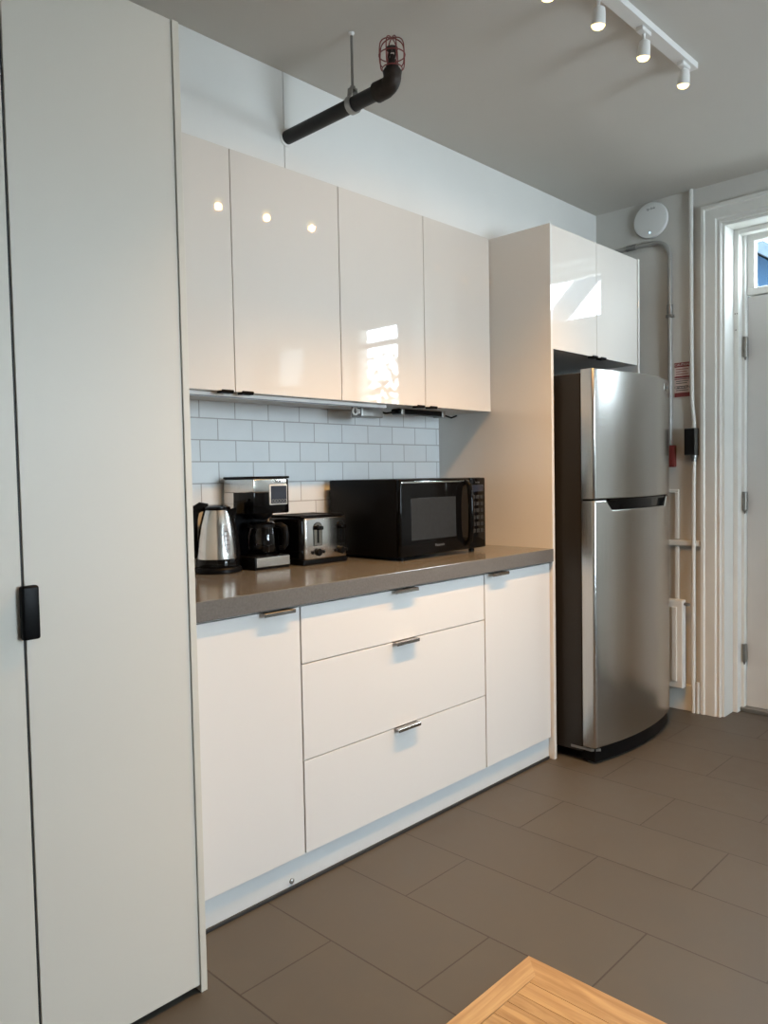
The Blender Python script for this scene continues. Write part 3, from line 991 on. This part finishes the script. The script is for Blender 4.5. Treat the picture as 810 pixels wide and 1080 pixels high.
for xc in (tx0+0.072, tx0+0.186):
    bm = bmesh.new()
    t = bmesh.new()
    ol = [(xc+0.019*math.cos(a), ZT+0.118+0.032*max(-1, min(1, 1.0*math.sin(a)))) for a in [2*PI*i/28 for i in range(28)]]
    prism(bm, [(xc-0.019, ZT+0.072), (xc+0.019, ZT+0.072), (xc+0.019, ZT+0.138)] + [(xc+0.019*math.cos(a), ZT+0.138+0.016*math.sin(a)) for a in [PI*i/10 for i in range(1, 10)]] + [(xc-0.019, ZT+0.138)], ty0-0.002, ty0+0.004, 'Y')
    rim = [(xc-0.0212, ZT+0.0698), (xc+0.0212, ZT+0.0698), (xc+0.0212, ZT+0.138)] + [(xc+0.0212*math.cos(a), ZT+0.138+0.0182*math.sin(a)) for a in [PI*i/10 for i in range(1, 10)]] + [(xc-0.0212, ZT+0.138)]
    obj('recess_rim', prism(bmesh.new(), rim, ty0-0.0010, ty0+0.004, 'Y'), M['black'], to)
    rr = obj('lever_recess', bm, M['recess'], to)
    bm = B(xc-0.004, xc+0.004, ty0-0.0026, ty0+0.001, ZT+0.080, ZT+0.146)
    obj('lever_slot', bm, M['black'], rr)
    lv = obj('lever', B(xc-0.014, xc+0.014, ty0-0.020, ty0-0.0025, ZT+0.128, ZT+0.142, bev=0.004, seg=3), M['black_gloss'], to, 40)
    kn = bmesh.new()
    lathe(kn, [(0.014, 0.0), (0.014, 0.009), (0.011, 0.012), (0, 0.0125)], 28, (xc, ty0-0.0003, ZT+0.046), '-Y')
    obj('browning_knob', kn, M['black'], to, 40)
    for s in (-1, 1):
        bn = bmesh.new()
        lathe(bn, [(0.0065, 0.0), (0.0065, 0.003), (0.005, 0.0045), (0, 0.005)], 20, (xc+s*0.027, ty0-0.0003, ZT+0.046), '-Y')
        obj('button', bn, M['black'], to, 40)
# ---- microwave oven
mx0, mx1, my0, my1, mz0, mz1 = 2.100, 2.628, 1.942, 2.330, ZT+0.012, ZT+0.307
mw = thing('microwave_oven', 'black countertop microwave oven with grey door window', 'microwave', ((mx0+mx1)/2, (my0+my1)/2, ZT))
obj('case', B(mx0, mx1, my0+0.022, my1, mz0, mz1, bev=0.004), M['black'], mw, 35)
md = obj('door', B(mx0+0.001, mx1-0.108, my0, my0+0.0215, mz0+0.004, mz1-0.001, bev=0.006, seg=3), M['black_gloss'], mw, 35)
obj('window', B(mx0+0.060, mx0+0.328, my0-0.0008, my0+0.004, mz0+0.062, mz0+0.222, bev=0.0004), M['mw_window'], md, label='grey mesh door window')
bm = bmesh.new()
hx = mx1-0.135
tube(bm, [(hx, my0+0.002, mz1-0.014), (hx, my0-0.020, mz1-0.030), (hx, my0-0.027, mz1-0.09), (hx, my0-0.028, (mz0+mz1)/2), (hx, my0-0.027, mz0+0.09), (hx, my0-0.020, mz0+0.040), (hx, my0+0.002, mz0+0.024)], [0.009, 0.011, 0.012, 0.012, 0.012, 0.011, 0.009], 14)
obj('handle', bm, M['black_gloss'], md, 60)
cp = obj('control_panel', B(mx1-0.106, mx1, my0+0.001, my0+0.0215, mz0+0.004, mz1-0.001, bev=0.005, seg=3), M['black_gloss'], mw, 35)
obj('display', B(mx1-0.092, mx1-0.016, my0, my0+0.004, mz1-0.058, mz1-0.030, bev=0.001), M['screen'], cp)
for r in range(6):
    for c in range(3):
        x = mx1-0.091+c*0.027
        z = mz1-0.088-r*0.028
        obj('button', B(x, x+0.021, my0-0.0002, my0+0.004, z, z+0.016, bev=0.0015), M['key'], cp)
text('maker_mark', 'Panasonic', 0.0145, M['zinc'], mw, Matrix.Translation(Vector((mx0+0.226, my0-0.0006, mz0+0.036))-world_loc(mw)) @ FACE_NEG_Y)
text('panel_mark', 'Inverter', 0.009, M['zinc'], mw, Matrix.Translation(Vector((mx1-0.054, my0+0.0004, mz1-0.020))-world_loc(mw)) @ FACE_NEG_Y)
for x in (mx0+0.04, mx1-0.05):
    for y in (my0+0.04, my1-0.04):
        obj('foot', L([(0.012, 0.0004), (0.013, 0.0115)], 16, (x, y, ZT)), M['black'], mw, 40)
bm = bmesh.new()                # long glossy strips along the top and the bottom of the door
obj('door_trim', B(mx0+0.010, mx1-0.112, my0-0.0012, my0+0.004, mz1-0.016, mz1-0.010, bev=0.0006), M['chrome'], md)
# ---- power cord behind the kettle
pc = tag(obj('power_cord', tube(bmesh.new(), [(1.590, 2.335, ZT+0.006), (1.592, 2.345, ZT+0.06), (1.590, 2.352, ZT+0.11), (1.578, 2.354, ZT+0.142), (1.560, 2.354, ZT+0.148), (1.545, 2.355, ZT+0.12), (1.535, 2.356, ZT+0.06), (1.52, 2.357, ZT+0.006)], 0.004, 10), M['black'], None, 60),
         'black power cord looped between the kettle and coffee maker', 'cord')
rebase(pc, (1.56, 2.35, ZT))

# ================================================================== CEILING PIPE AND SPRINKLER
sp = thing('sprinkler_pipe', 'black iron sprinkler pipe reaching out of the wall under the ceiling', 'pipe', (1.734, 1.86, 2.39))
pz = 2.392
obj('pipe', tube(bmesh.new(), [(1.734, 2.103, pz), (1.734, 1.655, pz)], 0.0225, 24), M['iron'], sp, 40)
pts = [Vector((1.734, 1.668, pz))] + arc((1.734, 1.630, pz+0.026), 0.026, -PI/2, -PI, 8, (0, 1, 0), (0, 0, 1)) + [Vector((1.734, 1.604, pz+0.038))]
obj('elbow', tube(bmesh.new(), pts, [0.030, 0.029] + [0.027]*(len(pts)-4) + [0.027, 0.029], 20), M['rust'], sp, 50)
hz = pz+0.038
obj('bushing', L([(0.024, 0.0), (0.024, 0.010), (0.019, 0.012), (0.019, 0.020)], 8, (1.734, 1.604, hz)), M['rust'], sp, 30)
bm = bmesh.new()
lathe(bm, [(0.012, 0.0), (0.012, 0.014), (0.007, 0.016), (0.006, 0.03)], 14, (1.734, 1.604, hz+0.020))
for s in (-1, 1):
    tube(bm, [(1.734, 1.604+s*0.008, hz+0.034), (1.734, 1.604+s*0.014, hz+0.048), (1.734, 1.604+s*0.006, hz+0.066)], 0.003, 8)
lathe(bm, [(0.019, 0.0), (0.019, 0.002), (0.006, 0.005)], 18, (1.734, 1.604, hz+0.066))
obj('sprinkler_head', bm, M['rust'], sp, 40, label='bronze sprinkler head')
bm = bmesh.new()
cz0, cz1 = hz+0.012, hz+0.098
def smooth(p, n=4):
    out = []
    for i in range(len(p)-1):
        p0, p1, p2, p3 = (Vector(p[max(0, min(len(p)-1, q))]) for q in (i-1, i, i+1, i+2))
        for k_ in range(n):
            u_ = k_/n
            out.append(0.5*((2*p1)+(p2-p0)*u_+(2*p0-5*p1+4*p2-p3)*u_*u_+(3*p1-p0-3*p2+p3)*u_**3))
    return out+[Vector(p[-1])]
for i in range(4):
    a = PI*i/4+0.3
    dx, dy = math.cos(a), math.sin(a)
    pr = [(-0.030, cz0-0.004), (-0.038, cz0+0.008), (-0.039, cz0+0.05), (-0.034, cz1-0.014), (-0.020, cz1-0.003), (0, cz1), (0.020, cz1-0.003), (0.034, cz1-0.014), (0.039, cz0+0.05), (0.038, cz0+0.008), (0.030, cz0-0.004)]
    tube(bm, [(1.734+r*dx, 1.604+r*dy, z) for r, z in smooth(pr)], 0.0019, 6)
tube(bm, arc((1.734, 1.604, cz0+0.036), 0.039, 0, 2*PI, 28, (1, 0, 0), (0, 1, 0))[:-1], 0.0019, 6, closed=True)
tube(bm, arc((1.734, 1.604, cz0-0.003), 0.030, 0, 2*PI, 28, (1, 0, 0), (0, 1, 0))[:-1], 0.0019, 6, closed=True)
obj('cage', bm, M['red'], sp, 50, label='dark red wire guard')
obj('wall_flange', L([(0.030, 0), (0.030, 0.003), (0.024, 0.005)], 24, (1.734, 2.1045, pz), '-Y'), M['wall'], sp, 40)
# ---- hanger rod that carries the pipe
hg = thing('pipe_hanger', 'grey threaded hanger rod with ring clamp holding the sprinkler pipe', 'pipe hanger', (1.734, 1.775, 2.43))
obj('rod', tube(bmesh.new(), [(1.734, 1.775, pz+0.052), (1.734, 1.775, ZC-0.008)], 0.0045, 10), M['zinc'], hg, 40)
obj('ceiling_flange', L([(0.005, 0), (0.009, 0.006), (0.010, 0.0095)], 20, (1.734, 1.775, ZC-0.0100)), M['lamp_white'], hg, 40)
bm = bmesh.new()
pts = arc((1.734, 1.775, pz), 0.0265, math.radians(60), math.radians(-240), 30, (1, 0, 0), (0, 0, 1))
pts = [Vector((1.734+0.010, 1.775, pz+0.046))] + pts + [Vector((1.734-0.010, 1.775, pz+0.046))]
t = bmesh.new()
rows = []
for i, p in enumerate(pts):
    q = pts[min(i+1, len(pts)-1)]-pts[max(i-1, 0)]
    nrm = Vector((q.z, 0, -q.x)).normalized()*0.0016
    rows.append([t.verts.new(p+nrm+Vector((0, -0.010, 0))), t.verts.new(p-nrm+Vector((0, -0.010, 0))), t.verts.new(p-nrm+Vector((0, 0.010, 0))), t.verts.new(p+nrm+Vector((0, 0.010, 0)))])
for a, b in zip(rows, rows[1:]):
    for i in range(4):
        j = (i+1) % 4
        t.faces.new((a[i], a[j], b[j], b[i]))
t.faces.new(rows[0]); t.faces.new(list(reversed(rows[-1])))
bmesh.ops.recalc_face_normals(t, faces=t.faces)
merge(bm, t)
box(bm, 1.734-0.012, 1.734+0.012, 1.765, 1.785, pz+0.044, pz+0.049)
lathe(bm, [(0.009, 0), (0.009, 0.007)], 6, (1.734, 1.775, pz+0.049))
obj('ring_clamp', bm, M['zinc'], hg, 35)

# ================================================================== TRACK LIGHT
tl = thing('track_light', 'white ceiling track light with small lit spot heads', 'light', (1.9, 1.10, ZC))
ry = lambda x: 1.110+(2.0-x)*0.012
t = bmesh.new()
xa, xb = 0.95, 2.70
A = [t.verts.new((x, ry(x)+s*0.020, z)) for x, s, z in ((xa, -1, ZC-0.022), (xb, -1, ZC-0.022), (xb, 1, ZC-0.022), (xa, 1, ZC-0.022), (xa, -1, ZC-0.0008), (xb, -1, ZC-0.0008), (xb, 1, ZC-0.0008), (xa, 1, ZC-0.0008))]
for f in ((0, 3, 2, 1), (4, 5, 6, 7), (0, 1, 5, 4), (1, 2, 6, 5), (2, 3, 7, 6), (3, 0, 4, 7)):
    t.faces.new([A[i] for i in f])
bmesh.ops.recalc_face_normals(t, faces=t.faces)
obj('track', t, M['lamp_white'], tl)
AIM = Vector((0.04, 0.12, -1.0)).normalized()
for hx_, up_ in ((2.632, 0.028), (2.343, 0.014), (2.066, 0.002), (1.806, -0.026), (1.540, 0.0)):
    y = ry(hx_)
    bm = bmesh.new()
    box(bm, hx_-0.030, hx_+0.030, y-0.012, y+0.012, ZC-0.036, ZC-0.0225, bev=0.003)
    tube(bm, [(hx_, y, ZC-0.036), (hx_, y, ZC-0.088+up_)], 0.0050, 10)
    hdo = obj('lamp_head', bm, M['lamp_white'], tl, 40)
    c = Vector((hx_, y, ZC-0.100+up_))
    rot = AIM.to_track_quat('Z', 'Y').to_matrix().to_4x4()
    bm = bmesh.new()
    lathe(bm, [(0.010, -0.030), (0.016, -0.026), (0.0185, -0.010), (0.0205, 0.020), (0.0195, 0.020), (0.0185, 0.006)], 28, c, rot, cap=False)
    lathe(bm, [(0.0, -0.030), (0.010, -0.030)], 28, c, rot, cap=False)
    obj('can', bm, M['lamp_white'], hdo, 40)
    bm = bmesh.new()
    lathe(bm, [(0.0, 0.030), (0.009, 0.029), (0.015, 0.026), (0.0185, 0.019), (0.0183, 0.006)], 24, c, rot, cap=False)
    obj('bulb', bm, M['bulb'], hdo, 60, label='lit warm bulb')
    ld = bpy.data.lights.new('spot_beam', 'SPOT')
    ld.energy = SPOT_W
    ld.color = SPOT_COL
    ld.spot_size = math.radians(102)
    ld.spot_blend = 0.95
    ld.shadow_soft_size = 0.016
    lo = bpy.data.objects.new('spot_beam', ld)
    C.objects.link(lo)
    lo.parent = hdo
    lo.location = c + AIM*0.048 - world_loc(hdo)
    lo.rotation_euler = AIM.to_track_quat('-Z', 'Y').to_euler()
    sl = bpy.data.lights.new('spot_spill', 'SPOT')      # the weak wide spill round the beam
    sl.energy = SPOT_W*0.035
    sl.color = SPOT_COL
    sl.spot_size = math.radians(168)
    sl.spot_blend = 0.25
    sl.shadow_soft_size = 0.016
    l2 = bpy.data.objects.new('spot_spill', sl)
    C.objects.link(l2)
    l2.parent = hdo
    l2.location = lo.location + AIM*0.001
    l2.rotation_euler = lo.rotation_euler

# ================================================================== THINGS ON THE END WALL
XW = X1-0.0006
ap = thing('access_point', 'round white wireless access point high on the wall by the door', 'access point', (X1, 1.790, 2.510))
obj('disc', L([(0.080, 0.0), (0.090, 0.006), (0.091, 0.014), (0.086, 0.022), (0.070, 0.026), (0, 0.027)], 56, (XW, 1.790, 2.510), '-X'), M['white_plastic'], ap, 40)
obj('status_light', L([(0.004, 0), (0.004, 0.0012)], 16, (XW-0.0258, 1.790, 2.446), '-X'), M['led'], ap, label='blue status light')
text('maker_mark', 'tp-link', 0.018, M['boxgrey'], ap, Matrix.Translation(Vector((XW-0.0262, 1.784, 2.565))-world_loc(ap)) @ FACE_NEG_X)

cd_ = thing('electrical_conduit', 'bent grey conduit on the wall between cabinets and door', 'conduit', (X1, 1.70, 1.0))
cxw = X1-0.016
pts = [(cxw, 2.10, 2.392), (cxw, 1.86, 2.392)] + [tuple(p) for p in arc((cxw, 1.775, 2.307), 0.085, PI/2, PI, 8, (0, 1, 0), (0, 0, 1))] + [(cxw, 1.690, 1.3585)]
obj('tube', tube(bmesh.new(), pts, 0.0115, 14), M['conduit'], cd_, 50)
bm = bmesh.new()
lathe(bm, [(0.015, 0), (0.015, 0.045)], 16, (cxw, 1.69, 2.02))
box(bm, cxw-0.013, XW, 1.672, 1.708, 2.00, 2.016, bev=0.002)
obj('coupling', bm, M['zinc'], cd_, 40)
bm = bmesh.new()
lathe(bm, [(0.015, 0), (0.015, 0.05)], 16, (cxw, 1.87, 2.392), 'Y')
obj('connector', bm, M['zinc'], cd_, 40)

pv = thing('electrical_pipe', 'cream painted pipe beside the door casing with a grey box', 'pipe', (X1, 1.57, 0.7))
pxw = X1-0.014
obj('upper_run', tube(bmesh.new(), [(pxw, 1.583, ZC-0.001), (pxw, 1.582, 2.02), (pxw, 1.578, 1.56), (pxw, 1.569, 1.47), (pxw, 1.569, 1.437)], 0.0105, 12), M['trim'], pv, 50)
jb = obj('switch_box', B(X1-0.050, XW, 1.548, 1.605, 1.302, 1.437, bev=0.004), M['boxgrey'], pv)
obj('cover_plate', B(X1-0.054, X1-0.0485, 1.551, 1.602, 1.306, 1.433, bev=0.002), M['iron'], jb)
bm = bmesh.new()
lathe(bm, [(0.012, 0), (0.012, 0.016), (0.016, 0.018), (0.016, 0.030)], 12, (pxw-0.006, 1.566, 1.2715))
obj('fitting', bm, M['zinc'], pv, 40)
obj('lower_run', tube(bmesh.new(), [(pxw-0.006, 1.566, 1.272), (pxw-0.009, 1.566, 1.20), (pxw-0.012, 1.566, 0.90), (pxw-0.012, 1.566, 0.001)], 0.010, 12), M['trim'], pv, 50)
obj('lower_run', tube(bmesh.new(), [(pxw-0.012, 1.5445, 0.16), (pxw-0.012, 1.5445, 0.001)], 0.008, 12), M['trim'], pv, 50)

# ---- warning notices
def sign(label, z0, z1, word, top):
    s = thing('warning_sign', label, 'sign', (X1, 1.640, z0), 'red and white notices')
    ya, yb = 1.594, 1.672
    obj('sheet', B(XW-0.0016, XW, ya, yb, z0, z1), M['paper'], s)
    obj('header', B(XW-0.0024, XW-0.0016, ya, yb, z1-0.024, z1-0.001) if top else B(XW-0.0024, XW-0.0016, ya, yb, z0+0.001, z0+0.022), M['red_ink'], s)
    obj('rule', B(XW-0.0024, XW-0.0016, ya, yb, z0, z0+0.008) if top else B(XW-0.0024, XW-0.0016, ya, yb, z1-0.004, z1), M['red_ink'], s)
    bm = bmesh.new()
    if top:
        zz = [z1-0.036-i*0.012 for i in range(4)]
    else:
        zz = [z1-0.014, z1-0.024, z0+0.052, z0+0.042, z0+0.032]
    for i, z in enumerate(zz):
        box(bm, XW-0.0022, XW-0.0016, ya+0.008+0.006*(i % 2), yb-0.008, z, z+0.0035)
    obj('text_line', bm, M['red_ink'] if top else M['ink'], s)
    if word:
        text('heading', word, 0.0175, M['ink'], s, Matrix.Translation(Vector((XW-0.0020, (ya+yb)/2, z1-0.044))-world_loc(s)) @ FACE_NEG_X, 0.0004)
    if top:
        text('heading', 'CAUTION', 0.0165, M['paper_white'], s, Matrix.Translation(Vector((XW-0.0026, (ya+yb)/2, z1-0.0125))-world_loc(s)) @ FACE_NEG_X, 0.0004)
    return s
sign('red and white notice on the wall, upper of the two sheets', 1.694, 1.772, None, True)
sign('red and white caution notice on the wall, lower of the two sheets', 1.598, 1.690, 'CAUTION', False)

ab = thing('alarm_box', 'dark red box on the wall behind the refrigerator edge', 'alarm box', (X1, 1.70, 1.25))
obj('case', B(X1-0.035, XW, 1.662, 1.74, 1.245, 1.355, bev=0.004), M['red'], ab)
obj('cover', B(X1-0.039, X1-0.0345, 1.667, 1.735, 1.252, 1.348, bev=0.002), M['red'], ab)

ra = thing('wall_radiator', 'white panel radiator low on the wall behind the refrigerator', 'radiator', (X1, 1.85, 0.12))
bm = B(X1-0.075, X1-0.030, 1.602, 2.08, 0.125, 0.575, bev=0.006)
obj('panel', bm, M['trim'], ra)
bm = bmesh.new()
for y in [1.630+0.05*i for i in range(9)]:
    box(bm, X1-0.083, X1-0.074, y, y+0.026, 0.16, 0.54, bev=0.004)
obj('rib', bm, M['trim'], ra)
for y in (1.70, 1.98):
    obj('bracket', B(X1-0.031, XW, y, y+0.03, 0.30, 0.36), M['zinc'], ra)
bm = bmesh.new()
tube(bm, [(X1-0.052, 1.604, 0.555), (X1-0.052, 1.585, 0.555)], 0.008, 10)
lathe(bm, [(0.012, 0), (0.012, 0.012), (0.008, 0.014)], 12, (X1-0.052, 1.5845, 0.547))
obj('valve', bm, M['hinge'], ra, 40)

# ================================================================== WOODEN FLOOR PANEL IN THE TILES
hx1, hy1 = 1.612, 1.074
wp = thing('wooden_floor_panel', 'honey oak framed wooden panel set into the tiled floor', 'floor panel', (1.25, 0.75, 0))
hx0, hy0, bw = 0.85, 0.40, 0.056
zt = 0.0045
bm = bmesh.new()
prism(bm, [(hx0, hy1), (hx1, hy1), (hx1-bw, hy1-bw), (hx0, hy1-bw)], 0.0003, zt, 'Z')
obj('border_board', bm, M['oak_x'], wp)
bm = bmesh.new()
prism(bm, [(hx1, hy1), (hx1, hy0), (hx1-bw-0.028, hy0), (hx1-bw-0.028, hy1-bw-0.0008), (hx1-bw, hy1-bw)], 0.0003, zt-0.0002, 'Z')
obj('border_board', bm, M['oak'], wp)
bm = bmesh.new()
x = hx1-bw-0.028-0.0008
while x > hx0+0.02:
    wd = random.choice((0.040, 0.052, 0.058))
    box(bm, max(hx0, x-wd+0.0008), x, hy0, hy1-bw-0.0008, 0.0003, zt-0.0004, bev=0.0006, seg=1)
    x -= wd
obj('plank_field', bm, M['oak'], wp)

# ================================================================== OUTSIDE, SEEN THROUGH THE GLASS
struct('ground', B(4.2, 30, -25, 25, -1.2, -1.0), M['grass'])
hs = thing('neighbour_house', 'dark blue gabled house outside the glass above the door', 'house', (9.0, 2.0, -1.0))
obj('wall', prism(bmesh.new(), [(0.7, -1.0), (5.1, -1.0), (5.1, 1.95), (2.9, 3.50), (0.7, 1.95)], 8.6, 13.0, 'X'), M['siding'], hs)
bm = bmesh.new()
for sgn in (-1, 1):
    prism(bm, [(2.9, 3.52), (2.9+sgn*2.7, 1.62), (2.9+sgn*2.7, 1.76), (2.9, 3.66)], 8.2, 13.2, 'X')
obj('roof', bm, M['roofing'], hs)
hs2 = thing('porch', 'dark timber porch frame with slanted rafters outside the back door', 'porch', (6.2, -0.5, -1.0))
bm = bmesh.new()
obj('rafter', tube(bm, [(6.2, -0.98, 1.95), (6.2, 1.12, 3.9)], 0.10, 8), M['roofing'], hs2)
obj('rafter', tube(bmesh.new(), [(6.2, -0.05, 1.95), (6.2, 1.85, 3.72)], 0.10, 8), M['roofing'], hs2)
bm = bmesh.new()
for y in (-0.98, -0.05):
    obj('post', tube(bmesh.new(), [(6.2, y, 1.97), (6.2, y, -1.0)], 0.06, 8), M['roofing'], hs2)
tr = thing('tree', 'leafy green tree in the yard outside the window', 'tree', (12.0, -8.2, -1.0))
obj('trunk', tube(bmesh.new(), [(12.0, -8.2, -1.0), (12.0, -8.1, 0.6), (12.1, -8.2, 1.8)], [0.16, 0.12, 0.08], 12), M['bark'], tr, 60)
bm = bmesh.new()
for i in range(1700):
    a, b2 = random.uniform(0, 2*PI), random.uniform(-1, 1)
    r = 1.7*random.random()**0.4
    p = Vector((12.1+r*math.sqrt(1-b2*b2)*math.cos(a), -8.2+r*math.sqrt(1-b2*b2)*math.sin(a), 2.7+0.8*r*b2))
    u = Vector((random.uniform(-1, 1), random.uniform(-1, 1), random.uniform(-1, 1))).normalized()
    v = u.orthogonal().normalized()
    s_ = random.uniform(0.05, 0.11)
    bm.faces.new([bm.verts.new(q) for q in (p+u*s_, p+v*s_*0.5, p-u*s_, p-v*s_*0.5)])
obj('crown', bm, M['leaf'], tr)
